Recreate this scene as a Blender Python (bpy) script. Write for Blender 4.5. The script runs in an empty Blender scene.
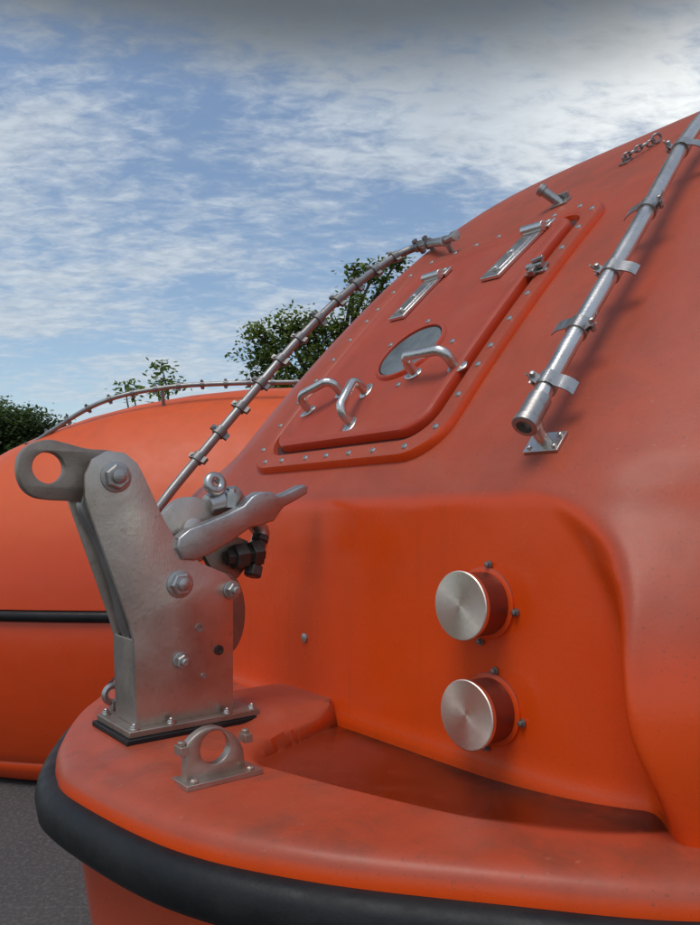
import bpy, bmesh, math, random
from mathutils import Vector, Matrix
random.seed(7)
scene = bpy.context.scene
COL = scene.collection
EYE = 1.6                      # eye height above the ground
AL = math.radians(38.46)       # heading of the boat's centreline
CA, SA = math.cos(AL), math.sin(AL)
BX, BY = -0.35, 1.5            # boat reference point on the ground
F = 750.0

# ------------------------------------------------------------------ materials
def nt(name):
    m = bpy.data.materials.new(name); m.use_nodes = True
    n = m.node_tree; b = n.nodes['Principled BSDF']
    return m, n, b
def N(n, typ, **kw):
    x = n.nodes.new(typ)
    for k, v in kw.items(): setattr(x, k, v)
    return x
def noise_n(n, vec, scale, detail=5, rough=.55, dist=0.):
    x = N(n, 'ShaderNodeTexNoise'); x.inputs['Scale'].default_value = scale
    x.inputs['Detail'].default_value = detail; x.inputs['Roughness'].default_value = rough
    x.inputs['Distortion'].default_value = dist
    if vec: n.links.new(vec, x.inputs['Vector'])
    return x.outputs['Fac']
def mapr(n, val, a, b, c=0., d=1., smooth=False):
    x = N(n, 'ShaderNodeMapRange'); x.inputs[1].default_value = a; x.inputs[2].default_value = b
    x.inputs[3].default_value = c; x.inputs[4].default_value = d
    if smooth: x.interpolation_type = 'SMOOTHSTEP'
    n.links.new(val, x.inputs[0]); return x.outputs[0]
def math_n(n, op, a, b=None):
    x = N(n, 'ShaderNodeMath', operation=op)
    for i, v in enumerate((a, b)):
        if v is None: continue
        if isinstance(v, (int, float)): x.inputs[i].default_value = v
        else: n.links.new(v, x.inputs[i])
    return x.outputs[0]
def mix_n(n, fac, a, b, blend='MIX'):
    x = N(n, 'ShaderNodeMix', data_type='RGBA', blend_type=blend)
    if isinstance(fac, (int, float)): x.inputs[0].default_value = fac
    else: n.links.new(fac, x.inputs[0])
    for i, v in ((6, a), (7, b)):
        if isinstance(v, tuple): x.inputs[i].default_value = (*v, 1) if len(v) == 3 else v
        else: n.links.new(v, x.inputs[i])
    return x.outputs[2]
def bump_n(n, b, h, strength, dist):
    x = N(n, 'ShaderNodeBump'); x.inputs['Strength'].default_value = strength
    x.inputs['Distance'].default_value = dist
    n.links.new(h, x.inputs['Height']); n.links.new(x.outputs[0], b.inputs['Normal'])
def objvec(n, sc=(1, 1, 1)):
    t = N(n, 'ShaderNodeTexCoord'); m = N(n, 'ShaderNodeMapping'); m.inputs['Scale'].default_value = sc
    n.links.new(t.outputs['Object'], m.inputs['Vector']); return m.outputs[0]

def gelcoat(name, side_col, up_col, rough=.3, grimy=1.):
    m, n, b = nt(name)
    v = objvec(n); vs = objvec(n, (9, 9, .8))
    geo = N(n, 'ShaderNodeNewGeometry'); sx = N(n, 'ShaderNodeSeparateXYZ')
    n.links.new(geo.outputs['Normal'], sx.inputs[0])
    up = mapr(n, sx.outputs[2], .10, .50, 0, .95, True)
    big = noise_n(n, v, 2.2, 6, .6, .4)
    upn = math_n(n, 'MULTIPLY', up, mapr(n, big, .3, .7, .8, 1.05))
    c = mix_n(n, upn, side_col, up_col)  # second colour takes over as faces turn upward
    mott = mapr(n, noise_n(n, v, 11, 6, .65), .35, .7, 0, 1)
    mott = math_n(n, 'MULTIPLY', mott, mapr(n, up, 0, 1, .06, .30*grimy))
    c = mix_n(n, mott, c, (up_col[0]*.72, up_col[1]*.75, up_col[2]*.75))
    streak = mapr(n, noise_n(n, vs, 2.5, 4, .6), .56, .75, 0, .14*grimy)
    c = mix_n(n, streak, c, (.22, .045, .020))
    grime = math_n(n, 'MULTIPLY', mapr(n, noise_n(n, v, 5.5, 9, .72, .3), .49, .65, 0, .55*grimy), mapr(n, sx.outputs[2], .55, .95, .10, 1))
    c = mix_n(n, grime, c, (.16, .058, .036))
    dust = mapr(n, noise_n(n, v, 190, 2, .5), .65, .73, 0, .65*grimy)
    c = mix_n(n, math_n(n, 'MULTIPLY', dust, mapr(n, sx.outputs[2], -.2, .5, .05, .8)), c, (.13, .05, .03))
    pale = mapr(n, noise_n(n, v, 75, 3, .6), .68, .76, 0, .38)
    c = mix_n(n, math_n(n, 'MULTIPLY', pale, up), c, (.55, .26, .17))
    chalk = math_n(n, 'MULTIPLY', mapr(n, noise_n(n, v, 3.1, 7, .65, .8), .48, .70, 0, .16*grimy), up)
    c = mix_n(n, chalk, c, (.48, .18, .115))
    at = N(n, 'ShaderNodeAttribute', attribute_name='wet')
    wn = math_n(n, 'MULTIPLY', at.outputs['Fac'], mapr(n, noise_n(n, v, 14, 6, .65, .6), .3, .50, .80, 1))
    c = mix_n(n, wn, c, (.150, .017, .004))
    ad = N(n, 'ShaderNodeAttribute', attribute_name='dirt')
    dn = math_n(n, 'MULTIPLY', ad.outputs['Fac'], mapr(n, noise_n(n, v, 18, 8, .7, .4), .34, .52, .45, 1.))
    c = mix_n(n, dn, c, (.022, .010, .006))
    n.links.new(c, b.inputs['Base Color'])
    r = mapr(n, noise_n(n, v, 6, 6, .7), .3, .7, rough-.05, rough+.10)
    r = math_n(n, 'ADD', r, math_n(n, 'MULTIPLY', up, .22))
    r = math_n(n, 'MULTIPLY', r, mapr(n, wn, 0, 1, 1, .28))
    n.links.new(r, b.inputs['Roughness'])
    b.inputs['Specular IOR Level'].default_value = .42
    b.inputs['Coat Weight'].default_value = .08; b.inputs['Coat Roughness'].default_value = .22
    h = math_n(n, 'ADD', math_n(n, 'MULTIPLY', noise_n(n, v, 5, 2, .4), 1.), math_n(n, 'MULTIPLY', noise_n(n, v, 160, 2, .5), .04))
    bump_n(n, b, h, .22, .02)
    return m
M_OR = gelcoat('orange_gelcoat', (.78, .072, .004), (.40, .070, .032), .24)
M_OR2 = gelcoat('orange_gelcoat_second', (.70, .060, .005), (.76, .110, .018), .30, .4)
M_HATCH = gelcoat('red_orange_gelcoat', (.58, .048, .011), (.43, .062, .028), .32)

def steel(name, col, rough, stain=.5, metal=1., brushed=None):
    m, n, b = nt(name)
    v = objvec(n); vb = objvec(n, brushed or (6, 6, 60))
    c = mix_n(n, mapr(n, noise_n(n, v, 9, 6, .65, .5), .4, .72, 0, stain), col, (col[0]*.5, col[1]*.42, col[2]*.36))
    c = mix_n(n, mapr(n, noise_n(n, v, 45, 4, .7), .60, .75, 0, stain*.9), c, (.16, .09, .05))
    n.links.new(c, b.inputs['Base Color']); b.inputs['Metallic'].default_value = metal
    fine = noise_n(n, vb, 12, 3, .6)
    r = math_n(n, 'ADD', mapr(n, noise_n(n, v, 14, 5, .6), .3, .7, rough-.07, rough+.12), math_n(n, 'MULTIPLY', fine, .08))
    n.links.new(r, b.inputs['Roughness'])
    bump_n(n, b, math_n(n, 'ADD', fine, noise_n(n, v, 120, 2, .5)), .16, .002)
    return m
M_ST = steel('stainless_steel', (.74, .71, .67), .22, .35)
M_PL = steel('satin_plate_steel', (.62, .545, .48), .30, .42, .94, (60, 60, 5))
M_GALV = steel('galvanised_steel', (.50, .485, .465), .30, .5, .94)
M_DARK = steel('grimy_dark_steel', (.095, .085, .075), .40, .5, .75)
M_CAP = steel('turned_steel', (.86, .77, .66), .32, .25, 1., (2, 60, 60))
nn_ = M_CAP.node_tree; tg = nn_.nodes.new('ShaderNodeTangent'); tg.direction_type = 'RADIAL'; tg.axis = 'X'
nn_.links.new(tg.outputs[0], nn_.nodes['Principled BSDF'].inputs['Tangent']); nn_.nodes['Principled BSDF'].inputs['Anisotropic'].default_value = .75
M_SIDE = steel('steel_painted_reflection', (.30, .105, .07), .30, .5, .8)  # maroon base colour paints the orange wall's reflection into the steel collar
M_BR = steel('brown_steel', (.36, .30, .25), .42, .6, .85)
M_CLIP = steel('weathered_clip_steel', (.26, .255, .245), .42, .5, .7)
M_PIPE = steel('weathered_pipe_steel', (.33, .32, .31), .34, .5, .8)

m, n, b = nt('black_rubber'); v = objvec(n)
n.links.new(mix_n(n, mapr(n, noise_n(n, v, 5, 6, .7), .45, .75, 0, .6), (.008, .008, .009), (.035, .032, .030)), b.inputs['Base Color'])
n.links.new(mapr(n, noise_n(n, v, 20, 5, .6), .3, .7, .4, .65), b.inputs['Roughness'])
b.inputs['Specular IOR Level'].default_value = .32
bump_n(n, b, noise_n(n, v, 60, 4, .6), .25, .003); M_RUB = m
m, n, b = nt('hatch_seal'); v = objvec(n)
n.links.new(mix_n(n, noise_n(n, v, 30, 4), (.05, .010, .006), (.11, .018, .009)), b.inputs['Base Color']); b.inputs['Roughness'].default_value = .6; M_SEAL = m
m, n, b = nt('window_glass'); v = objvec(n)
n.links.new(mix_n(n, mapr(n, noise_n(n, v, 5, 5, .6), .35, .65), (.07, .085, .095), (.22, .25, .26)), b.inputs['Base Color'])
b.inputs['Roughness'].default_value = .15; M_GL = m
m, n, b = nt('asphalt'); v = objvec(n)
c = mix_n(n, noise_n(n, v, 1.2, 6, .6), (.045, .044, .045), (.095, .09, .086))
c = mix_n(n, mapr(n, noise_n(n, v, 45, 4, .65), .48, .68, 0, .6), c, (.17, .16, .15))
n.links.new(c, b.inputs['Base Color']); b.inputs['Roughness'].default_value = .85
bump_n(n, b, noise_n(n, v, 70, 4, .6), .6, .012); M_AS = m
def leafmat(name, a, c2):
    m, n, b = nt(name)
    at = N(n, 'ShaderNodeAttribute', attribute_name='tone')
    n.links.new(mix_n(n, at.outputs['Fac'], a, c2), b.inputs['Base Color'])
    b.inputs['Roughness'].default_value = .5
    tr = N(n, 'ShaderNodeBsdfTranslucent'); n.links.new(mix_n(n, at.outputs['Fac'], a, c2), tr.inputs[0])
    ms = N(n, 'ShaderNodeMixShader'); ms.inputs[0].default_value = .45
    n.links.new(b.outputs[0], ms.inputs[1]); n.links.new(tr.outputs[0], ms.inputs[2])
    n.links.new(ms.outputs[0], n.nodes['Material Output'].inputs[0]); return m
M_LF = leafmat('tree_leaves', (.055, .09, .018), (.26, .34, .07))
M_LF2 = leafmat('dark_tree_leaves', (.035, .06, .020), (.14, .20, .06))
M_LF3 = leafmat('bright_young_leaves', (.08, .14, .02), (.30, .44, .08))
m, n, b = nt('tree_bark'); v = objvec(n, (4, 4, 1))
n.links.new(mix_n(n, noise_n(n, v, 6, 5), (.05, .035, .025), (.13, .10, .075)), b.inputs['Base Color'])
b.inputs['Roughness'].default_value = .9; M_BK = m

# ------------------------------------------------------------------ geometry helpers
class MB:
    def __init__(s): s.v = []; s.f = []; s.m = []
    def add(s, vs, fs, mi=0):
        o = len(s.v); s.v += [Vector(p) for p in vs]
        s.f += [[i+o for i in f] for f in fs]; s.m += [mi]*len(fs)
    def grid(s, rows, mi=0, closed=False):
        nr, nc = len(rows), len(rows[0]); vs = [p for r in rows for p in r]; fs = []
        for i in range(nr-1):
            for j in range(nc if closed else nc-1):
                k = (j+1) % nc
                fs.append([i*nc+j, i*nc+k, (i+1)*nc+k, (i+1)*nc+j])
        s.add(vs, fs, mi)
    def tube(s, pts, r, n=14, closed=False, mi=0, flat=1., flatdir=None):
        pts = [Vector(p) for p in pts]; N_ = len(pts)
        rs = r if isinstance(r, (list, tuple)) else [r]*N_
        rows = []; prev = None
        for i, p in enumerate(pts):
            if closed: t = pts[(i+1) % N_]-pts[i-1]
            else: t = pts[min(i+1, N_-1)]-pts[max(i-1, 0)]
            t.normalize()
            if flatdir is not None: a = flatdir-t*flatdir.dot(t)
            elif prev is None:
                a = Vector((0, 0, 1)) if abs(t.z) < .9 else Vector((1, 0, 0)); a = a-t*a.dot(t)
            else: a = prev-t*prev.dot(t)
            a.normalize(); prev = a; c = t.cross(a)
            fl = flat[i] if isinstance(flat, list) else flat
            rows.append([p+a*(math.cos(q)*rs[i]*fl)+c*(math.sin(q)*rs[i]) for q in [2*math.pi*k/n for k in range(n)]])
        if closed: rows.append(rows[0])
        s.grid(rows, mi, True)
        if not closed:
            s.add(rows[0], [list(range(n))], mi); s.add(rows[-1], [list(range(n))[::-1]], mi)
    def lathe(s, o, axis, prof, n=32, mi=0, rot=0.):
        o = Vector(o); t = Vector(axis).normalized()
        a = Vector((0, 0, 1)) if abs(t.z) < .9 else Vector((1, 0, 0)); a = (a-t*a.dot(t)).normalized(); c = t.cross(a)
        rows = [[o+t*h+a*(math.cos(q)*r)+c*(math.sin(q)*r) for q in [rot+2*math.pi*k/n for k in range(n)]] for h, r in prof]
        s.grid(rows, mi, True)
        s.add(rows[0], [list(range(n))], mi); s.add(rows[-1], [list(range(n))[::-1]], mi)
    def box(s, o, ex, ey, ez, mi=0):   # o = centre, e* = half vectors
        o, ex, ey, ez = map(Vector, (o, ex, ey, ez))
        vs = [o+ex*a+ey*b_+ez*c for a in (-1, 1) for b_ in (-1, 1) for c in (-1, 1)]
        s.add(vs, [[0, 1, 3, 2], [4, 6, 7, 5], [0, 4, 5, 1], [2, 3, 7, 6], [0, 2, 6, 4], [1, 5, 7, 3]], mi)
    def strip(s, pts, wv, th, mi=0):   # bent sheet: centre line pts, half width vector, thickness
        pts = [Vector(p) for p in pts]; wv = Vector(wv); rows = []
        for i, p in enumerate(pts):
            t = (pts[min(i+1, len(pts)-1)]-pts[max(i-1, 0)]).normalized(); nn = t.cross(wv.normalized())*th/2
            rows.append([p-wv-nn, p+wv-nn, p+wv+nn, p-wv+nn])
        s.grid(rows, mi, True); s.add(rows[0], [[0, 1, 2, 3]], mi); s.add(rows[-1], [[3, 2, 1, 0]], mi)
    def plate(s, loops, th, M, bev=.0015, mi=0, res=1):   # loops: 2D outlines (first outer, rest holes)
        cu = bpy.data.curves.new('tmp', 'CURVE'); cu.dimensions = '2D'; cu.fill_mode = 'BOTH'
        cu.extrude = max(th/2-bev, .0002); cu.bevel_depth = bev; cu.bevel_resolution = res; cu.offset = -bev
        for lp in loops:
            sp = cu.splines.new('POLY'); sp.points.add(len(lp)-1); sp.use_cyclic_u = True
            for i, p in enumerate(lp): sp.points[i].co = (p[0], p[1], 0, 1)
        ob = bpy.data.objects.new('tmp', cu); me = bpy.data.meshes.new_from_object(ob)
        s.add([M @ w.co for w in me.vertices], [list(p.vertices) for p in me.polygons], mi)
        bpy.data.objects.remove(ob); bpy.data.curves.remove(cu); bpy.data.meshes.remove(me)
    def mesh(s, name, mats, angle=35, smooth=True):
        me = bpy.data.meshes.new(name); me.from_pydata([tuple(p) for p in s.v], [], s.f)
        for mt in mats: me.materials.append(mt)
        me.polygons.foreach_set('material_index', s.m)
        bm = bmesh.new(); bm.from_mesh(me); bmesh.ops.remove_doubles(bm, verts=bm.verts, dist=1e-5)
        bmesh.ops.recalc_face_normals(bm, faces=bm.faces); bm.to_mesh(me); bm.free()
        if smooth:
            me.polygons.foreach_set('use_smooth', [True]*len(me.polygons)); me.set_sharp_from_angle(angle=math.radians(angle))
        return me
    def obj(s, name, mats, parent=None, angle=35, bevel=0, label=None, smooth=True):
        return link(name, s.mesh(name, mats if isinstance(mats, list) else [mats], angle, smooth), parent, None, bevel, label)
def link(name, data, parent=None, M=None, bevel=0, label=None):
    ob = bpy.data.objects.new(name, data); COL.objects.link(ob)
    if parent: ob.parent = parent
    if M is not None: ob.matrix_local = M
    if bevel:
        md = ob.modifiers.new('bevel', 'BEVEL'); md.width = bevel; md.segments = 2; md.limit_method = 'ANGLE'; md.angle_limit = math.radians(40)
    if label: ob['label'] = label
    return ob
def interp(kn, x):
    if x <= kn[0][0]: return kn[0][1]
    for (a, p), (b_, q) in zip(kn, kn[1:]):
        if x <= b_: return p+(q-p)*(x-a)/(b_-a)
    return kn[-1][1]
def sst(a, b_, x):
    x = min(1, max(0, (x-a)/(b_-a))); return x*x*(3-2*x)
def crom(P, sub, closed=False):
    out = []; n_ = len(P)
    g = (lambda i: Vector(P[i % n_])) if closed else (lambda i: Vector(P[min(max(i, 0), n_-1)]))
    for i in range(n_ if closed else n_-1):
        p0, p1, p2, p3 = g(i-1), g(i), g(i+1), g(i+2)
        for k in range(sub):
            t = k/sub
            out.append(.5*((2*p1)+(p2-p0)*t+(2*p0-5*p1+4*p2-p3)*t*t+(3*p1-p0-3*p2+p3)*t**3))
    if not closed: out.append(Vector(P[-1]))
    return out

# ------------------------------------------------------------------ boat frame
def L(t, s, z): return Vector((t, -s, z+EYE))      # t along the boat, s across, z from eye level
def sight(p):                                       # image pixel coordinates of a boat point seen from the eye
    t, s, z = p.x, -p.y, p.z-EYE
    x = BX+CA*t+SA*s; y = BY+SA*t-CA*s
    return 350+F*x/y, 520-F*z/y
def side(u, v, s):                                  # image pixel -> point (t,z) on the fore-and-aft plane s
    q = (u-350)/F; t = (q*(BY-CA*s)-BX-SA*s)/(CA-SA*q); d = BY+SA*t-CA*s
    return t, (520-v)/F*d
def across(u, v, t):                                # image pixel -> (s,z) on the transverse plane t
    q = (u-350)/F; s = (q*(BY+SA*t)-BX-CA*t)/(SA+CA*q); d = BY+SA*t-CA*s
    return s, (520-v)/F*d

TH = [(-.9, 90), (-.132, 90), (-.112, 78), (-.085, 56), (-.05, 52), (0, 51), (.9, 43), (1.5, 33.5), (2.1, 26), (3, 11), (4, 2), (6, -3)]
STEP = .005; TAB = {}
t_, z_ = .385, .13; TAB[0] = (t_, z_)
for i in range(1, 1300):
    a = math.radians(interp(TH, (i-.5)*STEP)); t_ += math.cos(a)*STEP; z_ += math.sin(a)*STEP; TAB[i] = (t_, z_)
t_, z_ = .385, .13
for i in range(1, 181):
    a = math.radians(interp(TH, -(i-.5)*STEP)); t_ -= math.cos(a)*STEP; z_ -= math.sin(a)*STEP; TAB[-i] = (t_, z_)
def prof(w):
    x = w/STEP; i = math.floor(x); f = x-i; a, b_ = TAB[i], TAB[min(i+1, 1299)]
    return a[0]+(b_[0]-a[0])*f, a[1]+(b_[1]-a[1])*f
WALL_T = prof(-.3)[0]
def setback(s):
    if s > 0: x = min(1., max(0., (s-.35)/.92)); p = 4.2
    else: x = min(1., max(0., (-s-.43)/.84)); p = 1.75
    return 1.6*(1-math.sqrt(max(0, 1-x**p)))
def niche_edge(w):                                  # half width of the recessed bow wall at profile position w
    sb = .768+.050*max(0., (-.22-w))/.36
    g = min(1., max(0., (w+.34)/.25)); sb -= .15*g*g*(.5+.5*g)
    return sb
SH = [(0, 0), (.1, .036), (.2, .076), (.3, .122), (.4, .166), (.5, .200), (.6, .220), (.7, .229), (.8, .227), (.9, .214), (1., .198)]
def shoulder(g): return sum(interp(SH, g+d) for d in (-.07, -.035, 0, .035, .07))/5
def surf0(s, w, extra=0.):
    t, z = prof(w); sb = setback(s)+extra
    if w < -.53: t -= .006*((-.53-w)/.04)**2 if w > -.57 else .006                # small moulded fillet at the deck
    if w < 0:
        e_ = niche_edge(w); up_ = sst(-.34, -.12, w); dn_ = 1-sst(-.58, -.40, w)
        k = sst(e_-.012, e_+.070+.035*up_+.03*dn_, abs(s))
        g = -w/.6; ft = .385-shoulder(g)+shoulder(0)*(1-g); fz = .13-.58*g
        m_ = k*(1-sst(-.17, -.02, w))
        t = t+(ft-t)*m_; z = z+(fz-z)*m_
    r_ = sst(.62, .88, abs(s)); sb *= r_+(1-r_)*sst(-.15, .12, w)
    if z > .05: z = .05+(z-.05)*(1-.3*min(1, abs(s)/1.27)**4)
    return L(t+sb, s, z)
def frame(s, w):
    e = .004
    ds = (surf0(s+e, w)-surf0(s-e, w)).normalized(); dw = (surf0(s, w+e)-surf0(s, w-e)).normalized()
    nn = ds.cross(dw).normalized(); return ds, dw, nn
def surf(s, w, h=0.): return surf0(s, w)+frame(s, w)[2]*h
def find(u, v, h=0., s=0., w=.4):                   # where the ray through an image pixel meets the canopy surface
    for _ in range(30):
        a = sight(surf(s, w, h)); eu, ev = u-a[0], v-a[1]
        b1 = sight(surf(s+.002, w, h)); b2 = sight(surf(s, w+.002, h))
        j11, j21 = (b1[0]-a[0])/.002, (b1[1]-a[1])/.002; j12, j22 = (b2[0]-a[0])/.002, (b2[1]-a[1])/.002
        D = j11*j22-j12*j21
        if abs(D) < 1: break
        ds = (eu*j22-ev*j12)/D; dw = (ev*j11-eu*j21)/D
        s += max(-.1, min(.1, ds)); w += max(-.1, min(.1, dw)); w = max(-.5, min(2.5, w)); s = max(-.9, min(1.1, s))
        if abs(eu)+abs(ev) < .05: break
    return s, w
def fmat(o, ex, ey, ez): return Matrix(((ex.x, ey.x, ez.x, o.x), (ex.y, ey.y, ez.y, o.y), (ex.z, ey.z, ez.z, o.z), (0, 0, 0, 1)))

boat = bpy.data.objects.new('lifeboat', None); COL.objects.link(boat)
boat.location = (BX, BY, 0); boat.rotation_euler = (0, 0, AL)
boat['label'] = 'orange enclosed lifeboat with steel hook, hatch and black fender'; boat['category'] = 'lifeboat'

# canopy ------------------------------------------------------------
ss_ = [-(.41+.86*math.sin(i/50*math.pi/2)) for i in range(50, 0, -1)]
ss_ += [-.41+(.96)*i/34 for i in range(35)]
ss_ += [.55+.45*i/75 for i in range(1, 76)]
ss_ += [1.0+.27*math.sin(i/24*math.pi/2) for i in range(1, 25)]
cols = [(-1.27, e) for e in (3.4, 2.4, 1.5, .8, .3)]+[(q, 0) for q in ss_]+[(1.27, e) for e in (.3, .8, 1.5, 2.4, 3.4)]
ws = [-.6+.01*i for i in range(40)]+[-.2+.0075*i for i in range(27)]+[0.0025+.01*i for i in range(20)]+[.2+.04*i for i in range(1, 60)]+[2.6+.2*i for i in range(1, 17)]
rows = []
for w in ws:
    r = []
    for s, e in cols:
        p = surf0(s, w, e); p.x = min(p.x, 5.6); r.append(p)
    rows.append(r)
rows.append([Vector((5.6, p.y, EYE-.44)) for p in rows[-1]])
g = MB(); g.grid(rows)
g.obj('canopy', M_OR, boat, 60)

# hull + deck --------------------------------------------------------
OUT = [(-.245, .143), (-.200, .41), (-.105, .605), (.045, .80), (.195, .968), (.42, 1.12), (.78, 1.24), (1.5, 1.31), (3.2, 1.33), (5.0, 1.2),
       (5.75, .7), (5.95, 0), (5.75, -.7), (5.0, -1.2), (3.2, -1.33), (1.5, -1.31), (.8, -1.2), (.42, -1.02), (.2, -.78), (.05, -.50), (-.09, -.30), (-.19, -.11), (-.235, .02)]
oc = crom([(a, b_, 0) for a, b_ in OUT], 14, True)
nrm = []
for i in range(len(oc)):
    d = oc[(i+1) % len(oc)]-oc[i-1]; d.normalize(); nrm.append(Vector((d.y*-1, d.x, 0)))
ctr = Vector((2, 0, 0))
nrm = [q if q.dot(p-ctr) > 0 else -q for q, p in zip(nrm, oc)]
for _ in range(3): nrm = [(nrm[i-1]+nrm[i]+nrm[(i+1) % len(nrm)]).normalized() for i in range(len(nrm))]
TE = [(.10, .34), (.14, .27), (.18, .14), (.22, .05), (.27, .022), (.45, .070), (.645, .130), (.76, .185), (.83, .24), (.885, .33)]
def te(s): return (interp(TE, s-.02)+interp(TE, s)+interp(TE, s+.02))/3
def deckz(t, s):
    z = -.42
    soft = .6+.4*sst(.2, .4, s)
    rec = sst(-.012*soft, .026*soft, t-te(s)) if .08 < s < .99 else 0
    z -= .018*rec*(1-sst(.50, .85, s))
    pad = (1-sst(.115, .145, abs(s)-.10*max(0, .29-t)/.27))*sst(-.19, -.12, t)
    z += .012*pad*(1-rec)
    pad2 = (1-sst(.10, .15, abs(s)))*sst(.10, .19, t)
    z += .022*pad2*(1-rec)
    return z, rec
g = MB(); rows = []
inner = [p+q*-.05 for p, q in zip(oc, nrm)]
C = Vector((.30, .10, 0))
NR = 140
for k in range(NR, -1, -1):
    f = k/NR
    rows.append([L(*(lambda c: (c.x, c.y, deckz(c.x, c.y)[0]))(C+(p-C)*f)) for p in inner])
for off, z in ((-.03, -.4205), (-.016, -.424), (-.006, -.431), (0, -.443), (.002, -.46), (.002, -.53)):
    rows.insert(0, [L(p.x+q.x*off, p.y+q.y*off, z) for p, q in zip(oc, nrm)])
for kk, z in ((.985, -.56), (.972, -.75), (.93, -1.0), (.83, -1.25), (.62, -1.44), (.3, -1.52)):
    rows.insert(0, [L(ctr.x+(p.x-ctr.x)*kk, p.y*kk, z) for p in oc])
g.grid(rows, 0, True)
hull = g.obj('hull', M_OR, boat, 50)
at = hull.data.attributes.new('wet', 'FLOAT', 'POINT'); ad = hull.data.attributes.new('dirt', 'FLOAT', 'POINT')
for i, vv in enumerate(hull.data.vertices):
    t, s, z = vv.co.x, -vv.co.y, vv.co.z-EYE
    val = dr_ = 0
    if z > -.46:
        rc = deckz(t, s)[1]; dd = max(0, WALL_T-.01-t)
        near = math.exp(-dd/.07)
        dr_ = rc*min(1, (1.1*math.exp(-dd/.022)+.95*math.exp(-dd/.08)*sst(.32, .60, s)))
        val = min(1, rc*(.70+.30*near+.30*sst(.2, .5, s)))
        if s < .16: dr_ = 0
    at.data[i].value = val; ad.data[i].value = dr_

# fender
g = MB(); sec = [(-.01, -.462), (.010, -.461), (.024, -.467), (.033, -.480), (.037, -.500), (.034, -.518), (.024, -.531), (.008, -.537), (-.01, -.537)]
g.grid([[L(p.x+q.x*o, p.y+q.y*o, z) for p, q in zip(oc, nrm)] for o, z in sec], 0, True)
g.obj('fender', M_RUB, boat, 60, label='black rubber fender strip around the hull')

# hatch --------------------------------------------------------------
def rr(hs, w0, w1, rad, seg=8, per=10):
    hw = (w1-w0)/2; cw = (w0+w1)/2; P = []
    for cx, cy, a0 in ((hs-rad, hw-rad, 0), (-(hs-rad), hw-rad, 90), (-(hs-rad), -(hw-rad), 180), (hs-rad, -(hw-rad), 270)):
        for i in range(seg+1):
            a = math.radians(a0+90*i/seg); P.append((cx+rad*math.cos(a), cw+cy+rad*math.sin(a)))
    Q = []
    for i, p in enumerate(P):
        q = P[(i+1) % len(P)]
        if math.hypot(q[0]-p[0], q[1]-p[1]) > rad*.6:
            for k in range(per): Q.append((p[0]+(q[0]-p[0])*k/per, p[1]+(q[1]-p[1])*k/per))
        else: Q.append(p)
    return Q
HS, W0, W1 = .355, -.015, .920
def rings(spec):
    return [[surf(a, b_, h) for a, b_ in rr(HS-i, W0+i, W1-i, max(.10-i*.45, .02))] for i, h in spec]
HT = .018
g = MB(); R = rings([(.070, .002), (.071, .017), (.074, .023), (.081, .026), (.091, .026), (.100, .021), (.13, HT)])
last = rr(HS-.13, W0+.13, W1-.13, max(.10-.0585, .02)); cw = (W0+W1)/2
for f in (.85, .7, .55, .4, .25, .1, .001): R.append([surf(a*f, cw+(b_-cw)*f, HT) for a, b_ in last])
g.grid(R, 0, True); hatch = g.obj('hatch', M_HATCH, boat, 40, label='closed red-orange access hatch with round window')
g = MB(); g.grid(rings([(0, -.004), (.001, .010), (.006, .018), (.044, .018), (.051, .013), (.055, -.004)]), 0, True)
g.obj('hatch_frame', M_OR, hatch, 40)
g = MB(); g.grid(rings([(.055, .000), (.056, .002), (.060, .003), (.066, .003), (.071, .001)]), 0, True)
g.obj('seal', M_SEAL, hatch, 40)
def disc_on(mb, s, w, h0, prf, n_=48, mi=0, sx=1.):
    ex, ey, ez = frame(s, w); o = surf(s, w, h0)
    rows = [[o+ez*hh+ex*(r*sx*math.cos(q))+ey*(r*math.sin(q)) for q in [2*math.pi*k/n_ for k in range(n_)]] for hh, r in prf]
    mb.grid(rows, mi, True); mb.add(rows[-1], [list(range(n_))], mi)
ws_, ww_ = find(411, 352, HT)
g = MB(); disc_on(g, ws_, ww_, HT, [(-.002, .104), (.003, .102), (.008, .098), (.009, .095), (.008, .093), (.002, .091), (.0015, .091)], mi=0)
disc_on(g, ws_, ww_, HT, [(.0035, .0925), (.0035, .087), (.0025, .087)], mi=2)
disc_on(g, ws_, ww_, HT, [(.0038, .088), (.0042, .0001)], mi=1)
g.obj('window', [M_HATCH, M_GL, M_RUB], hatch, 30, label='round grey porthole window')

gs = MB(); gs.lathe((0, 0, 0), (0, 0, 1), [(0, .0075), (.0015, .0075), (.004, .0055), (.0045, .003)], 12)
scm = gs.mesh('screw', [M_GALV])
per = rr(HS-.025, W0+.025, W1-.025, .08, 8, 24)
Lc = [0]
for i, p in enumerate(per): q = per[(i+1) % len(per)]; Lc.append(Lc[-1]+math.hypot(q[0]-p[0], q[1]-p[1]))
NSC = 34; j = 0
for k in range(NSC):
    d = Lc[-1]*(k+.4)/NSC
    while Lc[j+1] < d: j += 1
    s, w = per[j]; ex, ey, ez = frame(s, w)
    link('screw', scm, hatch, fmat(surf(s, w, .0175), ex, ey, ez))
for (a, b_) in ((.14, 0), (-.12, .06), (.05, -.13), (-.03, .13)):
    ex, ey, ez = frame(ws_+a, ww_+b_); link('screw', scm, hatch, fmat(surf(ws_+a, ww_+b_, HT), ex, ey, ez))

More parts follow.
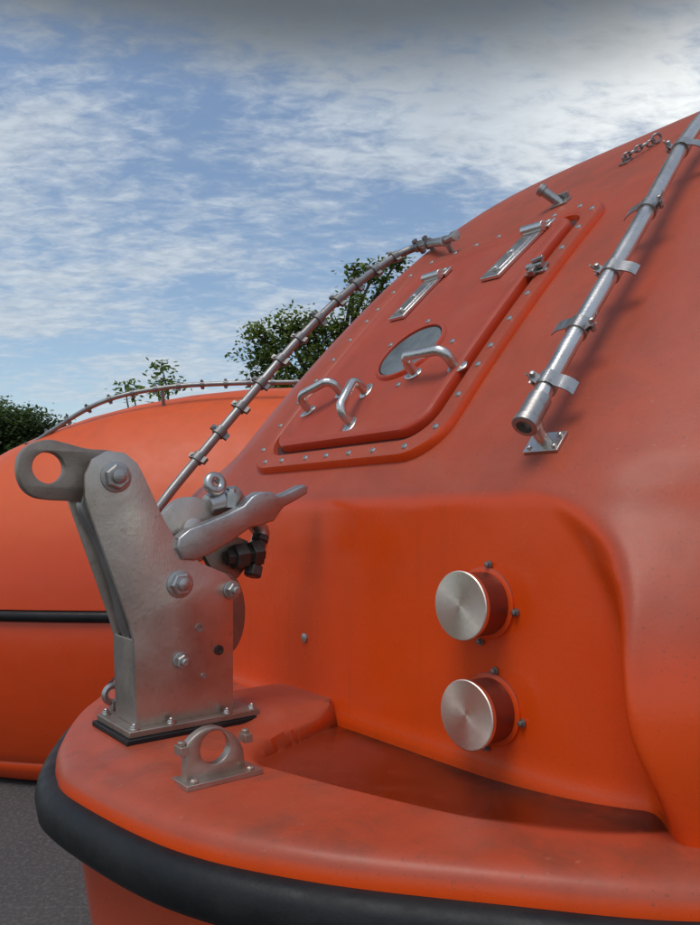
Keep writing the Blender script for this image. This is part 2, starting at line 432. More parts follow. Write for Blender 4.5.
def ubar(name, fa, fb, rise, r, rb=.026):
    g = MB(); (s1, w1), (s2, w2) = fa, fb
    p1, p2 = surf(s1, w1, HT), surf(s2, w2, HT); ez = frame((s1+s2)/2, (w1+w2)/2)[2]
    d = (p2-p1).normalized(); P = [p1, p1+ez*(rise-rb)]
    for i in range(1, 6):
        a = i/6*math.pi/2; P.append(p1+ez*(rise-rb+rb*math.sin(a))+d*rb*(1-math.cos(a)))
    for i in range(5, -1, -1):
        a = i/6*math.pi/2; P.append(p2+ez*(rise-rb+rb*math.sin(a))-d*rb*(1-math.cos(a)))
    P.append(p2)
    g.tube(P, r, 14); c = d.cross(ez)
    for q, sg in ((p1, -1), (p2, 1)):
        rows = [[q+ez*h+d*(sg*.006+rr_*1.25*math.cos(a))+c*(rr_*.85*math.sin(a)) for a in [2*math.pi*k/24 for k in range(24)]] for h, rr_ in ((-.001, .022), (.003, .022), (.0045, .020), (.0046, .001))]
        g.grid(rows, 0, True)
    g.obj(name, M_ST, hatch, 40)
ubar('handle', find(310, 411, HT), find(342, 394, HT), .052, .0115)
ubar('handle', find(351, 424, HT), find(366, 393, HT), .050, .0112)
ubar('handle', find(415, 374, HT), find(456, 368, HT), .054, .0118)

def hinge(fa, fb):       # broad flat forged leaf, low raised pad, barrel and wide butt plate
    g = MB(); a, b_ = surf(*fa, HT+.001), surf(*fb, HT+.001)
    ez = frame(*fa)[2]; d = (b_-a); ln = d.length; d.normalize(); c = d.cross(ez).normalized(); ez = c.cross(d)
    mid = (a+b_)/2
    g.box(mid+ez*.005, d*ln*.49, c*.033, ez*.005)
    g.box(mid+ez*.0115-d*ln*.03, d*ln*.34, c*.022, ez*.0025)
    g.lathe(b_-c*.036+ez*.015, c, [(0, .011), (.0, .013), (.072, .013), (.072, .011)], 18)
    g.box(b_+d*.024+ez*.005, d*.018, c*.042, ez*.005)
    for q in (.16, .5): g.lathe(a+d*ln*q+ez*.0135, ez, [(0, .010), (.005, .010), (.006, .006)], 6)
    for q in (-.028, .028): g.lathe(b_+d*.028+c*q+ez*.010, ez, [(0, .007), (.004, .007), (.005, .004)], 8)
    g.obj('hinge', M_ST, hatch, 35, .0018)
hinge(find(397, 321, HT), find(435, 281, HT, -.2, .7))
hinge(find(490, 281, HT, .1, .6), find(536, 234, HT, .1, .85))
g = MB(); ls, lw = find(538, 271, HT, .2, .7); ex, ey, ez = frame(ls, lw); o = surf(ls, lw, HT+.001)
g.box(o+ez*.003, ex*.024, ey*.018, ez*.003); g.lathe(o-ex*.022+ez*.013, ex, [(0, .009), (.044, .009)], 12)
g.tube([o+ez*.01, o+ez*.026, o+ez*.028+ex*.03], .0055, 8); g.box(o+ez*.010-ey*.014, ex*.008, ey*.014, ez*.007)
g.obj('latch', M_GALV, hatch, 35, .001)

# spray pipes ----------------------------------------------------------
def clamp_mesh(R_):      # sheet clamp: strap over the pipe, a broad flat tab, a bolt lug with split pin
    g = MB(); W = .0145
    g.lathe((0, 0, -W), (0, 0, 1), [(0, R_+.0005), (0, R_+.003), (2*W, R_+.003), (2*W, R_+.0005)], 28)
    wing = [(math.sin(a)*(R_+.0025), math.cos(a)*(R_+.0025), 0) for a in (0, .5, .9)]+[(R_+.008, .010, 0), (R_+.016, .008, 0), (R_+.024, .004, 0), (R_+.031, -.002, 0)]
    g.strip(wing, (0, 0, W), .0025)
    g.strip([(-R_, .004, 0), (-(R_+.008), .010, 0), (-(R_+.014), .012, 0)], (0, 0, W*.7), .002)
    g.strip([(-R_, -.004, 0), (-(R_+.008), .003, 0), (-(R_+.014), .003, 0)], (0, 0, W*.7), .002)
    g.lathe((-(R_+.010), -.006, 0), (0, 1, 0), [(0, .005), (.026, .005), (.027, .003)], 6)
    g.tube([(-(R_+.012), .012, .004), (-(R_+.017), .022, .008), (-(R_+.016), .026, .012)], .002, 7)
    return g.mesh('clamp', [M_GALV])
def clip_mesh(R_):       # small pipe clip
    g = MB()
    g.lathe((0, 0, -.013), (0, 0, 1), [(0, R_+.0005), (0, R_+.005), (.026, R_+.005), (.026, R_+.0005)], 20)
    g.box((0, R_+.008, 0), (.006, 0, 0), (0, .008, 0), (0, 0, .008)); g.lathe((-.010, R_+.010, 0), (1, 0, 0), [(0, .005), (.02, .005)], 6)
    g.box((0, -(R_+.008), 0), (.006, 0, 0), (0, .008, 0), (0, 0, .010))
    return g.mesh('clamp', [M_CLIP])
def pipe_obj(name, pts, R_, cl_at, parent, up, mat, nn=20, big=True, label=None):
    g = MB(); P = crom(pts, 8) if len(pts) > 2 else [Vector(p) for p in pts]
    g.tube(P, R_, nn); ob = g.obj(name, mat, parent, 40, label=label)
    cm = clamp_mesh(R_) if big else clip_mesh(R_); tot = [0]
    for a, b_ in zip(P, P[1:]): tot.append(tot[-1]+(b_-a).length)
    for k, f in enumerate(cl_at):
        d = f*tot[-1]; j = max(i for i in range(len(P)-1) if tot[i] <= d+1e-9)
        o = P[j]+(P[j+1]-P[j])*((d-tot[j])/(tot[j+1]-tot[j])); t = (P[j+1]-P[j]).normalized()
        sg = 1 if (not big or k % 2) else -1
        y = (up-t*up.dot(t)).normalized(); t = t*sg; x = y.cross(t)
        M_ = fmat(o, x, y, t) @ Matrix.Rotation(math.radians([-22, 10, -10, 2, -16][k % 5]), 4, 'Z')
        link('clamp', cm, ob, M_)
    return ob, P
PR = .0165; HP = .062
a = find(527, 422, HP, .6, .05); b_ = find(690, 135, HP, .6, .8)
c1 = find(575, 335, HP, .6, .3); c2 = find(640, 224, HP, .6, .6)
pts = [surf(*a, HP), surf(*c1, HP), surf(*c2, HP), surf(*b_, HP), surf(b_[0]-.02, b_[1]+.35, HP), surf(b_[0]-.05, b_[1]+.8, HP)]
p0, pA = pts[0], pts[1]
fr = []
P_ = crom(pts, 8); tl = sum((q-p).length for p, q in zip(P_, P_[1:]))
for mu, mv in [(545, 383), (576, 325), (608, 267), (645, 208), (682, 150)]:
    best = None; acc = 0
    for p, q in zip(P_, P_[1:]):
        for ff in (.17, .5, .83):
            uu, vv = sight(p+(q-p)*ff); dd = math.hypot(uu-mu, vv-mv)
            if best is None or dd < best[0]: best = (dd, acc+(q-p).length*ff)
        acc += (q-p).length
    fr.append(best[1]/tl)
fr += [min(.98, fr[-1]+.16), min(.99, fr[-1]+.3)]
viewish = Vector((-.80, -.05, .50))
pr, PP = pipe_obj('spray_pipe', pts, PR, fr, boat, viewish, M_ST, label='straight stainless pipe with clamp fittings on canopy')
g = MB(); dr = (p0-pA).normalized()
g.lathe(p0-dr*.055, dr, [(0, PR+.001), (0, PR+.004), (.05, PR+.004), (.052, PR+.006), (.066, PR+.006), (.068, PR+.003), (.068, PR-.003), (.055, PR-.004), (.055, .001)], 28)
g.obj('pipe_end', M_GALV, pr, 35)
ps, pw = find(546, 444, 0, .6, .0); ex, ey, ez = frame(ps, pw); o = surf(ps, pw)
g = MB(); g.box(o+ez*.003, ex*.034, ey*.022, ez*.003)
tp = p0-dr*.02
g.tube([o+ez*.004, o+ez*.03, tp-ez*.01], [.012, .011, .011], 14)
for aa in (-.024, .024):
    for bb in (-.013, .013): g.lathe(o+ex*aa+ey*bb+ez*.006, ez, [(0, .005), (.004, .005), (.005, .003)], 6)
g.obj('pipe_foot', M_ST, pr, 35, .0008)

lp = [(150, 520), (172, 490), (205, 450), (250, 396), (300, 338), (345, 294), (390, 260)]
pts = []
for k, (u, v) in enumerate(lp):
    t, z = side(u, v, -.60); pts.append(L(t, -.60, z))
t, z = side(420, 246, -.52); pts.append(L(t, -.52, z))
fe = find(446, 241, .05, -.35, 1.0); ef = surf(*fe, .05); pts.append(ef)
pl, PP2 = pipe_obj('spray_pipe', pts, .0135, [.13, .19, .25, .31, .37, .43, .49, .55, .61, .67, .73, .79, .85], boat, Vector((-.5, .6, .7)), M_PIPE, big=False, label='curved weathered pipe with clips on canopy')
g = MB(); e0 = ef; dr = (PP2[-1]-PP2[-3]).normalized(); ex, ey, ez = frame(*fe)
g.lathe(e0-dr*.02, dr, [(0, .016), (.03, .016), (.03, .012), (.0301, .001)], 20)
g.lathe(e0-ex*.01+ez*.002, (ex*.9-ey*.25+ez*.1), [(0, .011), (.060, .011), (.060, .015), (.074, .015), (.075, .009)], 18)
g.tube([e0, surf(fe[0], fe[1], .004)], .009, 10); o = surf(*fe); g.box(o+ez*.003, ex*.020, ey*.020, ez*.003)
g.obj('pipe_end', M_GALV, pl, 35)

ss, sw_ = find(561, 204, 0, .1, 1.1); ex, ey, ez = frame(ss, sw_); o = surf(ss, sw_)
g = MB(); q = (ez*.8-ex*.55).normalized()
g.box(o+ez*.003, ex*.026, ey*.018, ez*.003); g.lathe(o, q, [(0, .013), (.06, .013), (.06, .017), (.075, .017), (.076, .012)], 18)
g.box(o+ez*.012+ey*.02, ex*.02, ey*.004, ez*.01)
g.obj('pipe_stub', M_GALV, boat, 35, .0008)
# small shackle and short chain on a lug
ss, sw_ = find(626, 163, 0, .1, 1.4); ex, ey, ez = frame(ss, sw_); o = surf(ss, sw_)
dd_ = (ey*.85+ex*.5).normalized()
g = MB(); g.box(o+ez*.003, ex*.013, ey*.018, ez*.003); g.box(o+ez*.011, ex*.003, ey*.010, ez*.008)
g.obj('lug', M_GALV, boat, 35, .0008)
g = MB()
for kq in range(5):
    cc_ = o+dd_*(.010+.019*kq)+ez*(.016 if kq < 4 else .011); sd_ = dd_.cross(ez) if kq % 2 else ez
    g.tube([cc_+sd_*(math.cos(q)*.0075)+dd_*(math.sin(q)*.013) for q in [2*math.pi*k/14 for k in range(14)]], .0030, 7, True)
cc_ = o+dd_*.106+ez*.014
g.tube([cc_+ez*(math.cos(q)*.011)+dd_*(math.sin(q)*.014) for q in [2*math.pi*k/16 for k in range(16)]], .0038, 8, True)
g.obj('shackle_chain', M_PIPE, boat, 35)

# round caps on the cabin wall -----------------------------------------
for (u, v, lb) in ((486, 603, 'round polished steel cap with brownish sheen'), (492, 709, 'round turned steel cap, greyer face')):
    s, z = across(u, v, WALL_T); o = L(WALL_T, s, z); ax = Vector((-1, 0, 0))
    g = MB()
    g.lathe(o, ax, [(0, .062), (.005, .062), (.006, .060), (.007, .05)], 40, 1)
    g.lathe(o, ax, [(.004, .054), (.056, .054)], 56, 2)
    g.lathe(o, ax, [(.054, .054), (.056, .0575), (.064, .058), (.0655, .0565), (.0655, .001)], 56, 0)
    cap = g.obj('vent_cap', [M_CAP, M_OR, M_SIDE], boat, 35, label=lb)
    gb = MB(); gb.lathe((0, 0, 0), (-1, 0, 0), [(0, .0072), (.003, .0072), (.003, .0045), (.009, .0045), (.010, .0025)], 6)
    bm_ = gb.mesh('bolt', [M_CLIP])
    for k in range(4):
        a = math.radians(90*k+8); link('bolt', bm_, cap, Matrix.Translation(o+Vector((-.002, math.cos(a)*.067, math.sin(a)*.067))))
s, z = across(305, 638, WALL_T); g = MB(); g.lathe(L(WALL_T+.001, s, z), (-1, 0, 0), [(0, .011), (.004, .011), (.006, .006), (.006, .002)], 16)
g.obj('drain_fitting', M_GALV, boat)

# release hook ----------------------------------------------------------
def sideM(s): return Matrix(((1, 0, 0, 0), (0, 0, -1, -s), (0, 1, 0, EYE), (0, 0, 0, 1)))
zb = -.398
FP = [(84, 496), (85, 474), (92, 459), (107, 451), (124, 453), (137, 464), (145, 480), (163, 520), (180, 548), (200, 563), (224, 573), (232, 581), (232, 600), (232, 703), (136, 728), (133, 640), (128, 622)]
def px(lst, s): return [side(u, v, s) for u, v in lst]
fp = [list(q) for q in px(FP, .05)]
fp[13][1] = fp[14][1] = zb+.0125            # plate feet sit flush on the base plate
hk = bpy.data.objects.new('release_hook', None); COL.objects.link(hk); hk.parent = boat; hk['label'] = 'steel release hook bolted to the foredeck'
for s in (.05, -.045):
    g = MB(); g.plate([fp], .010, sideM(s), .001); g.obj('side_plate', M_PL, hk, 35)
arm = [(118, 500), (104, 505), (88, 503), (70, 501), (50, 500), (33, 497), (21, 487), (16, 470), (19, 454), (30, 444), (46, 440), (62, 443), (85, 449), (112, 452), (126, 465)]
arm2 = crom([(a, b_, 0) for a, b_ in arm], 4, True)
hc = side(47, 468, 0.); hr = .0285
g = MB(); g.plate([px([(p.x, p.y) for p in arm2], .0), [(hc[0]+hr*math.cos(2*math.pi*k/32), hc[1]+hr*math.sin(2*math.pi*k/32)) for k in range(32)]], .024, sideM(.0), .002); g.obj('hook_arm', M_BR, hk, 35)
ib = [(78, 505), (100, 480), (140, 490), (150, 560), (150, 625), (130, 640), (120, 625), (112, 590), (96, 545)]
ib2 = crom([(a, b_, 0) for a, b_ in ib], 4, True)
g = MB(); g.plate([px([(p.x, p.y) for p in ib2], 0.)], .03, sideM(0.), .003); g.obj('hook_body', M_PIPE, hk, 35)
ct, cz = side(187, 530, -.02); r = .068
g = MB(); g.plate([[(ct+r*math.cos(2*math.pi*k/48), cz+r*math.sin(2*math.pi*k/48)) for k in range(48)]], .022, sideM(-.01), .003)
g.lathe(L(ct, .001, cz), (0, -1, 0), [(0, .024), (.012, .024), (.014, .021)], 28)
g.obj('cam_disc', M_PL, hk, 35)
ct, cz = side(217, 612, -.02)
g = MB(); g.plate([[(ct+.045*math.cos(2*math.pi*k/40), cz+.085*math.sin(2*math.pi*k/40)) for k in range(40)]], .012, sideM(.015), .002)
g.obj('cheek_plate', M_BR, hk, 35)
tA, zA = side(133, 640, .05); tB, zB = fp[14]; tC, zC = fp[13]
g = MB(); g.box(L((tA+tB)/2+.004, .0025, (zA+zB)/2), (.004, 0, 0), (0, .0445, 0), Vector(((tB-tA)/2*-1, 0, (zA-zB)/2))); g.obj('web_plate', M_PL, hk, 35, .001)
g = MB(); g.box(L(tC-.005, .0025, zC+.088), (.004, 0, 0), (0, .0445, 0), (0, 0, .085)); g.obj('web_plate', M_PL, hk, 35, .001)
g = MB(); g.box(L(.012, -.005, zb+.006), (.138, 0, 0), (0, .083, 0), (0, 0, .0065)); g.obj('base_plate', M_BR, hk, 35, .002)
g = MB(); g.box(L(.012, -.005, zb-.006), (.145, 0, 0), (0, .090, 0), (0, 0, .0055)); g.obj('gasket', M_RUB, hk, 35, .002)
def bolt(t, s, z, r, ax=(0, -1, 0), hexl=.012, stud=.008, mat=M_GALV, rot=.2):
    g = MB(); o = L(t, s, z)
    g.lathe(o, ax, [(0, r), (.003, r), (.0035, r*.96)], 28)
    g.lathe(o+Vector(ax)*.003, ax, [(0, r*.82), (hexl-.002, r*.82), (hexl, r*.7)], 6, 0, rot)
    g.lathe(o+Vector(ax)*(.003+hexl-.001), ax, [(0, r*.45), (stud, r*.45), (stud+.002, r*.3)], 18)
    g.obj('bolt', mat, hk, 30)
for k, (u, v, r) in enumerate(((116, 477, .0285), (180, 584, .027), (181, 661, .017), (232, 590, .019))):
    t, z = side(u, v, .056); bolt(t, .0555, z, r, rot=.2+k*.4)
for u, v, r in ((200, 628, .009), (219, 650, .010), (204, 676, .005)):
    t, z = side(u, v, .056); g = MB(); g.lathe(L(t, .0545, z), (0, -1, 0), [(0, r), (.003, r), (.003, r*.5), (.001, r*.4)], 20); g.obj('pin', M_GALV if r < .0095 else M_DARK, hk)
for t, s in ((-.112, .066), (-.112, -.075), (.138, .066), (.138, -.07), (-.04, .068), (.08, .068)): bolt(t, s, zb+.012, .0100, (0, 0, 1), .005, .003)
def SP(u, v, s): t, z = side(u, v, s); return L(t, s, z)
# forged lever: thick flat-sided bar, stepped shoulder, blunt finger
LV = [(173, 548), (175, 538), (186, 529), (202, 523), (224, 514), (240, 506), (248, 497), (256, 492), (268, 492), (275, 496), (287, 491), (299, 485), (304, 487), (303, 494), (291, 501), (280, 507), (276, 512), (270, 521), (258, 525), (246, 528), (228, 541), (208, 553), (192, 560), (179, 559)]
g = MB(); g.plate([px(LV, .045)], .036, sideM(.045), .0045, 0, 2)
g.obj('lever', M_GALV, hk, 32)
g = MB(); g.plate([px([(200, 552), (212, 540), (230, 534), (246, 541), (248, 562), (236, 578), (216, 580)], .0)], .020, sideM(.0), .003); g.obj('link_plate', M_BR, hk, 35)
g = MB(); g.plate([px([(196, 530), (206, 498), (222, 490), (240, 492), (250, 504), (250, 524), (236, 536), (210, 544)], -.03)], .016, sideM(-.03), .003); g.obj('link_plate', M_GALV, hk, 35)
g = MB()
g.lathe(SP(206, 506, -.005), (SP(244, 494, -.005)-SP(206, 506, -.005)), [(0, .013), (.004, .022), (.03, .027), (.06, .026), (.076, .023), (.084, .014)], 24)
g.lathe(SP(230, 508, .008), (SP(231, 487, .008)-SP(230, 508, .008)), [(0, .022), (.028, .023), (.032, .018), (.032, .013), (.040, .012), (.042, .008)], 8)
cR = SP(215, 484, .01); g.tube([cR+Vector((math.cos(q)*.015, math.sin(q)*.004, math.sin(q)*.015)) for q in [2*math.pi*k/24 for k in range(24)]], .0105, 12, True)
g.tube(crom([SP(252, 520, -.01), SP(261, 533, -.01), (SP(256, 550, -.005))], 6), .019, 16)
g.obj('shackle', M_GALV, hk, 40)
g = MB(); A_, B_ = SP(226, 558, .03), SP(277, 551, .03); d = (B_-A_)
g.lathe(A_, d, [(0, .013), (.001, .016), (.016, .017), (.016, .026), (.020, .028), (.044, .028), (.047, .022), (.056, .020), (.056, .029), (.078, .029), (.081, .018), (.088, .016), (.090, .008)], 6, 0, .3)
A_, B_ = SP(252, 577, .035), SP(262, 530, .02)
g.lathe(A_, (B_-A_), [(0, .014), (.004, .021), (.024, .021), (.024, .016), (.080, .015), (.080, .020), (.092, .019), (.095, .012)], 6)
g.obj('shackle_nut', M_DARK, hk, 30, .001)
o = SP(113, 694, -.12)
g = MB(); g.tube([o+Vector((math.cos(q)*.017, 0, math.sin(q)*.017)) for q in [2*math.pi*k/24 for k in range(24)]], .007, 10, True)
g.box(L(o.x, -.12, -.415), (.03, 0, 0), (0, .015, 0), (0, 0, .004)); g.tube([L(o.x, -.12, -.415), o-Vector((0, 0, .014))], .008, 10)
g.obj('lashing_eye', M_GALV, boat, 35)

# upright split ring clamp on the deck ------------------------------------------
sR = .30
ring = [(183, 784), (183, 768), (184, 754), (185, 743), (191, 736), (197, 731), (204, 727), (213, 725), (222, 727), (231, 732), (237, 739), (241, 748), (242, 757), (243, 768)]
tc, zc = side(213, 746, sR); rh = .0265
g = MB(); g.plate([px(ring, sR), [(tc+rh*math.cos(2*math.pi*k/32), zc+rh*math.sin(2*math.pi*k/32)) for k in range(32)]], .018, sideM(sR), .0025)
tL, _ = side(178, 786, sR); tR, _ = side(253, 767, sR)
g.box(L((tL+tR)/2, sR+.004, -.4155), ((tR-tL)/2, 0, 0), (0, .028, 0), (0, 0, .0045))
for q in (.05, .90): g.box(L(tL+(tR-tL)*q, sR-.002, -.364), (.007, 0, 0), (0, .012, 0), (0, 0, .007))
g.lathe(L(tL+(tR-tL)*.05, sR-.002, -.357), (0, 0, 1), [(0, .007), (.006, .007), (.007, .005)], 6)
g.lathe(L(tL+(tR-tL)*.90, sR-.002, -.357), (0, 0, 1), [(0, .007), (.006, .007), (.007, .005)], 6)
for q in (.12, .86): g.lathe(L(tL+(tR-tL)*q, sR+.023, -.411), (0, 0, 1), [(0, .007), (.004, .007), (.006, .004)], 6)
g.obj('ring_bracket', steel('warm_steel', (.50, .42, .36), .34, .5, .9), boat, 35, .0008, label='small upright split ring clamp on the deck')

# ------------------------------------------------------------------ second lifeboat
b2 = bpy.data.objects.new('lifeboat', None); COL.objects.link(b2); b2.location = (.2, 5.80, 0); b2.rotation_euler = (0, 0, math.radians(4))
b2['label'] = 'bright orange rounded lifeboat with black rubbing strip'; b2['category'] = 'lifeboat'
def plan(q, k=1., e=3.0):
    c, s = math.cos(q), math.sin(q)
    return 3.45*k*math.copysign(abs(c)**(2/e), c), 1.45*k*math.copysign(abs(s)**(2/e), s)
NQ = 140; Q = [2*math.pi*i/NQ for i in range(NQ)]
g = MB(); rows = []
for k in [1.0, .995, .985, .97, .95, .92, .88, .83, .77, .7, .62, .53, .43, .33, .22, .1, .001]:
    zz = -.52+1.51*(1-k**2.5)**(1/1.75)
    rows.append([Vector((*plan(q, k), zz+EYE)) for q in Q])
g.grid(rows, 0, True); g.obj('canopy', M_OR2, b2, 60)
g = MB(); rows = []
for k, z in ((.985, -.53), (.998, -.62), (1.0, -.8), (.990, -1.05), (.970, -1.25), (.95, -1.38), (.94, -1.43), (.932, -1.445), (.936, -1.46), (.93, -1.50), (.91, -1.56), (.88, -1.58), (.6, -1.585)):
    rows.append([Vector((*plan(q, k), z+EYE)) for q in Q])
g.grid(rows, 0, True); g.obj('hull', M_OR2, b2, 60)
g = MB(); rows = [[Vector((*plan(q, k), z+EYE)) for q in Q] for k, z in ((.99, -.525), (1.006, -.528), (1.014, -.54), (1.016, -.56), (1.012, -.58), (1.0, -.59), (.985, -.595))]
g.grid(rows, 0, True); g.obj('fender', M_RUB, b2, 60)
R2 = b2.rotation_euler.to_matrix().inverted()
def to2(x, y, z): return R2 @ (Vector((x, y, z+EYE))-Vector((.2, 5.80, 0)))
pp = [to2(*c) for c in ((-2.62, 5.0, .06), (-2.33, 5.0, .35), (-2.07, 5.0, .54), (-1.67, 5.0, .78), (-1.25, 5.0, .88), (-.8, 5.0, .91), (-.2, 5.0, .92), (.6, 5.0, .92))]
pipe_obj('spray_pipe', pp, .016, [.05+.045*i for i in range(21)], b2, Vector((0, -.3, 1)), M_PIPE, 12, big=False, label='weathered pipe with clips along the canopy')
for c in ((-2.07, 5.0, .53), (-1.25, 5.0, .875), (-.3, 5.0, .92)):
    g = MB(); g.tube([to2(*c), to2(c[0], 5.06, c[2]-.22)], .012, 8); g.obj('pipe_support', M_PIPE, b2)

# ------------------------------------------------------------------ trees
def tree(label, base, blobs, leaf, density, seed, trunk_r, mat=None):
    rnd = random.Random(seed); e = bpy.data.objects.new('tree', None); COL.objects.link(e); e.location = base
    e['label'] = label; e['category'] = 'tree'; B = Vector(base)
    g = MB(); cx = sum(q[0] for q in blobs)/len(blobs); cy = sum(q[1] for q in blobs)/len(blobs)
    lowz = min(q[2]-q[3]*.5 for q in blobs)+EYE
    fork = Vector((cx, cy, lowz))-B
    g.tube(crom([(0, 0, -.1), fork*.4+Vector((.1, 0, 0)), fork*.75, fork], 4), [trunk_r*(1-.035*i) for i in range(13)], 10)
    V, Fc, T = [], [], []
    for (x, y, z, r) in blobs:
        c = Vector((x, y, z+EYE))-B
        g.tube(crom([fork-Vector((0, 0, .1)), (fork+c)/2+Vector((rnd.uniform(-.2, .2), 0, .1)), c], 5), [trunk_r*.5*(1-.07*i) for i in range(11)], 7)
        for k in range(7):
            d = Vector((rnd.gauss(0, 1), rnd.gauss(0, 1), rnd.gauss(.3, 1))).normalized()
            g.tube([c-d*.1*r, c+d*r*.5+Vector((0, 0, .05*r)), c+d*r*.95], [trunk_r*.16, trunk_r*.10, trunk_r*.04], 5)
        ncl = int(density*r*r)+3
        for k in range(ncl):
            d = Vector((rnd.gauss(0, 1), rnd.gauss(0, 1), rnd.gauss(0, 1))).normalized()
            cc = c+d*r*(rnd.random()**.45)*rnd.uniform(.75, 1.08); tone = rnd.uniform(0, .7)+.3*max(0, d.z)
            cr = leaf*rnd.uniform(1.6, 2.8)
            for _ in range(rnd.randint(16, 32)):
                p = cc+Vector((rnd.gauss(0, 1), rnd.gauss(0, 1), rnd.gauss(0, .6)))*cr*.55
                a = Vector((rnd.gauss(0, 1), rnd.gauss(0, 1), rnd.gauss(-.2, .5))).normalized(); q = a.cross(Vector((rnd.gauss(0, .4), rnd.gauss(0, .4), 1))).normalized()
                l = leaf*rnd.uniform(.7, 1.3); o = len(V)
                V.extend([p, p+a*l*.5+q*l*.32, p+a*l, p+a*l*.5-q*l*.32]); Fc.append([o, o+1, o+2, o+3]); T.extend([min(1, max(0, tone+rnd.uniform(-.15, .15)))]*4)
    g.obj('trunk', M_BK, e)
    me = bpy.data.meshes.new('crown'); me.from_pydata([tuple(p) for p in V], [], Fc); me.materials.append(mat or M_LF)
    me.attributes.new('tone', 'FLOAT', 'POINT').data.foreach_set('value', T)
    link('crown', me, e)
tree('leafy green tree standing behind the lifeboats', (-.4, 14, 0), [(-1.72, 14, 3.45, .28), (-1.6, 14, 3.0, .45), (-1.15, 14, 3.5, .45), (-1.4, 14, 2.5, .6), (-.7, 14.2, 3.55, .40), (-.6, 14, 2.9, .7), (-.15, 14, 3.5, .42), (.05, 13.8, 4.1, .25), (.42, 14, 4.55, .28), (.1, 14, 4.65, .15), (.85, 14.2, 4.85, .24), (.65, 14.2, 4.2, .3), (.4, 14, 3.5, .5)], .095, 165, 3, .13)
tree('dark dense tree beyond the second lifeboat', (-13.4, 30, 0), [(-12.6, 30, 3.2, 1.45), (-14, 30, 3.4, 1.6), (-11.6, 30.2, 2.5, 1.0), (-15.8, 30, 3.2, 1.8), (-13, 30, 1.6, 1.8)], .18, 120, 5, .25, M_LF2)
tree('slender young tree with sparse leafy tips', (-3.2, 12, 0), [(-3.60, 12, 2.12, .05), (-3.47, 12, 2.02, .06), (-3.02, 12, 2.48, .07), (-3.0, 12, 2.25, .08), (-2.86, 12, 2.18, .06), (-3.05, 12, 2.0, .10), (-3.25, 12.1, 1.2, .6)], .09, 150, 8, .05, M_LF3)
for i, (x, y, h) in enumerate(((-20, 38, 2.6), (9, 34, 3.6), (15, 30, 3.8))):
    tree('broad green tree on the far side of the yard', (x, y, 0), [(x-1.5, y, h-1, 1.8), (x, y, h, 2.0), (x+1.6, y, h-.8, 1.7), (x, y, h-2.2, 2.2)], .26, 32, 20+i, .25, M_LF2)

# ------------------------------------------------------------------ ground
g = MB(); g.add([(-400, -400, 0), (400, -400, 0), (400, 400, 0), (-400, 400, 0)], [[0, 1, 2, 3]])
gr = g.obj('ground', M_AS); gr['kind'] = 'structure'; gr['label'] = 'dark asphalt yard'

# ------------------------------------------------------------------ light and sky
sun_dir = Vector((-.24, -.32, .87)).normalized()
el = math.asin(sun_dir.z); az = math.atan2(sun_dir.x, sun_dir.y)
sd = bpy.data.lights.new('sun', 'SUN'); sd.energy = 1.45; sd.angle = math.radians(30); sd.color = (1, .95, .88)
so = bpy.data.objects.new('sun', sd); COL.objects.link(so); so.rotation_euler = sun_dir.to_track_quat('Z', 'Y').to_euler(); so.location = (0, 0, 20)
wd = bpy.data.worlds.new('World'); scene.world = wd; wd.use_nodes = True; n = wd.node_tree
bg = n.nodes['Background']; sky = N(n, 'ShaderNodeTexSky', sky_type='NISHITA'); sky.sun_disc = False
sky.sun_elevation = el; sky.sun_rotation = az; sky.air_density = 1.2; sky.dust_density = .5; sky.ozone_density = 1.4
tcn = N(n, 'ShaderNodeTexCoord'); sp = N(n, 'ShaderNodeSeparateXYZ'); n.links.new(tcn.outputs['Generated'], sp.inputs[0])
zc_ = math_n(n, 'MAXIMUM', sp.outputs[2], 0.)
den = math_n(n, 'ADD', zc_, .20)
cb = N(n, 'ShaderNodeCombineXYZ'); n.links.new(math_n(n, 'DIVIDE', sp.outputs[0], den), cb.inputs[0]); n.links.new(math_n(n, 'DIVIDE', sp.outputs[1], den), cb.inputs[1])
mp = N(n, 'ShaderNodeMapping'); mp.inputs['Rotation'].default_value = (0, 0, .5); mp.inputs['Scale'].default_value = (.80, 1.55, 1); mp.inputs['Location'].default_value = (1.7, .3, 0); n.links.new(cb.outputs[0], mp.inputs[0])
n1 = noise_n(n, mp.outputs[0], 1.5, 11, .62, .3)
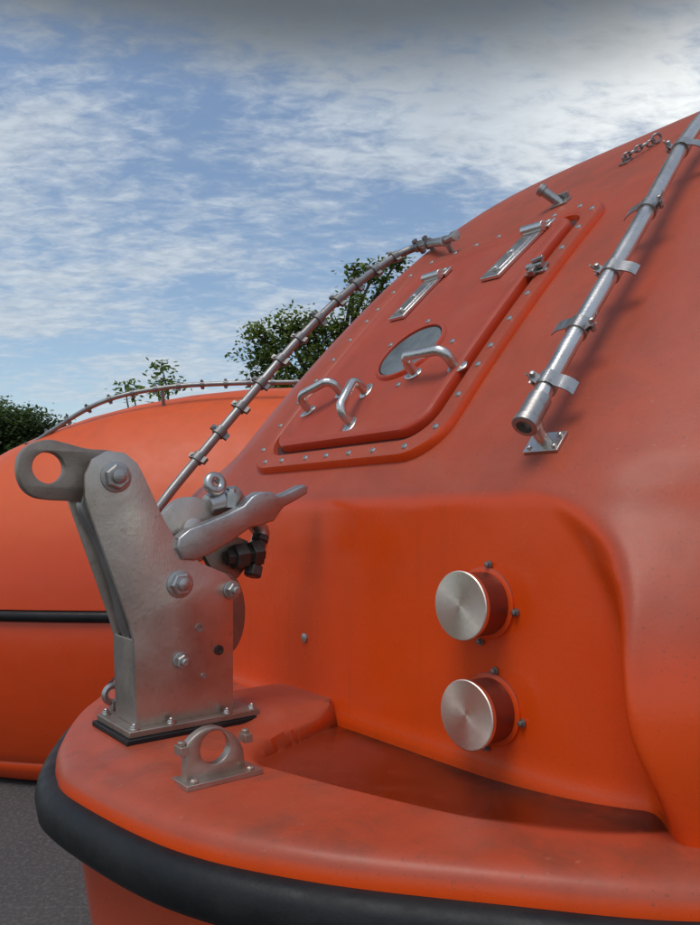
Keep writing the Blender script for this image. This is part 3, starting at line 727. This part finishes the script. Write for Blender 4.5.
mp2 = N(n, 'ShaderNodeMapping'); mp2.inputs['Rotation'].default_value = (0, 0, -.6); mp2.inputs['Scale'].default_value = (1.1, 2.1, 1); n.links.new(cb.outputs[0], mp2.inputs[0])
n2 = noise_n(n, mp2.outputs[0], 14, 7, .62, .4)
cl = math_n(n, 'ADD', math_n(n, 'MULTIPLY', n1, .72), math_n(n, 'MULTIPLY', n2, .28))
fac = mapr(n, cl, .415, .595, .05, .86, True)
dt = N(n, 'ShaderNodeVectorMath', operation='DOT_PRODUCT'); n.links.new(tcn.outputs['Generated'], dt.inputs[0]); dt.inputs[1].default_value = Vector((.58, .75, .38)).normalized()
glow = mapr(n, dt.outputs['Value'], .87, 1., 0, 1, True)
shade = mapr(n, n2, .3, .7, .86, 1.08)
ccol = mix_n(n, glow, (4.5, 5.0, 5.5), (7.4, 7.6, 7.6))
cs = N(n, 'ShaderNodeVectorMath', operation='SCALE'); n.links.new(ccol, cs.inputs[0]); n.links.new(shade, cs.inputs['Scale'])
fac = math_n(n, 'MINIMUM', math_n(n, 'ADD', fac, math_n(n, 'MULTIPLY', glow, .18)), 1.)
c = mix_n(n, fac, sky.outputs[0], cs.outputs[0])
hi = mapr(n, math_n(n, 'ADD', sp.outputs[2], math_n(n, 'MULTIPLY', math_n(n, 'SUBTRACT', cl, .5), .14)), .470, .575, 0, 1, True)
hi = math_n(n, 'MULTIPLY', hi, mapr(n, sp.outputs[1], .3, .6, 0, .93))
c = mix_n(n, hi, c, (.80, .92, 1.05))
n.links.new(c, bg.inputs[0]); bg.inputs[1].default_value = .130

# ------------------------------------------------------------------ camera
cd = bpy.data.cameras.new('camera'); cam = bpy.data.objects.new('camera', cd); COL.objects.link(cam)
cam.location = (0, 0, EYE); cam.rotation_euler = (math.radians(90), 0, 0)
cd.sensor_fit = 'HORIZONTAL'; cd.sensor_width = 36; cd.lens = 36*F/700; cd.shift_y = 57.5/700
cd.clip_start = .05; cd.clip_end = 1500; scene.camera = cam
scene.view_settings.view_transform = 'Standard'; scene.view_settings.look = 'None'; scene.view_settings.exposure = 0
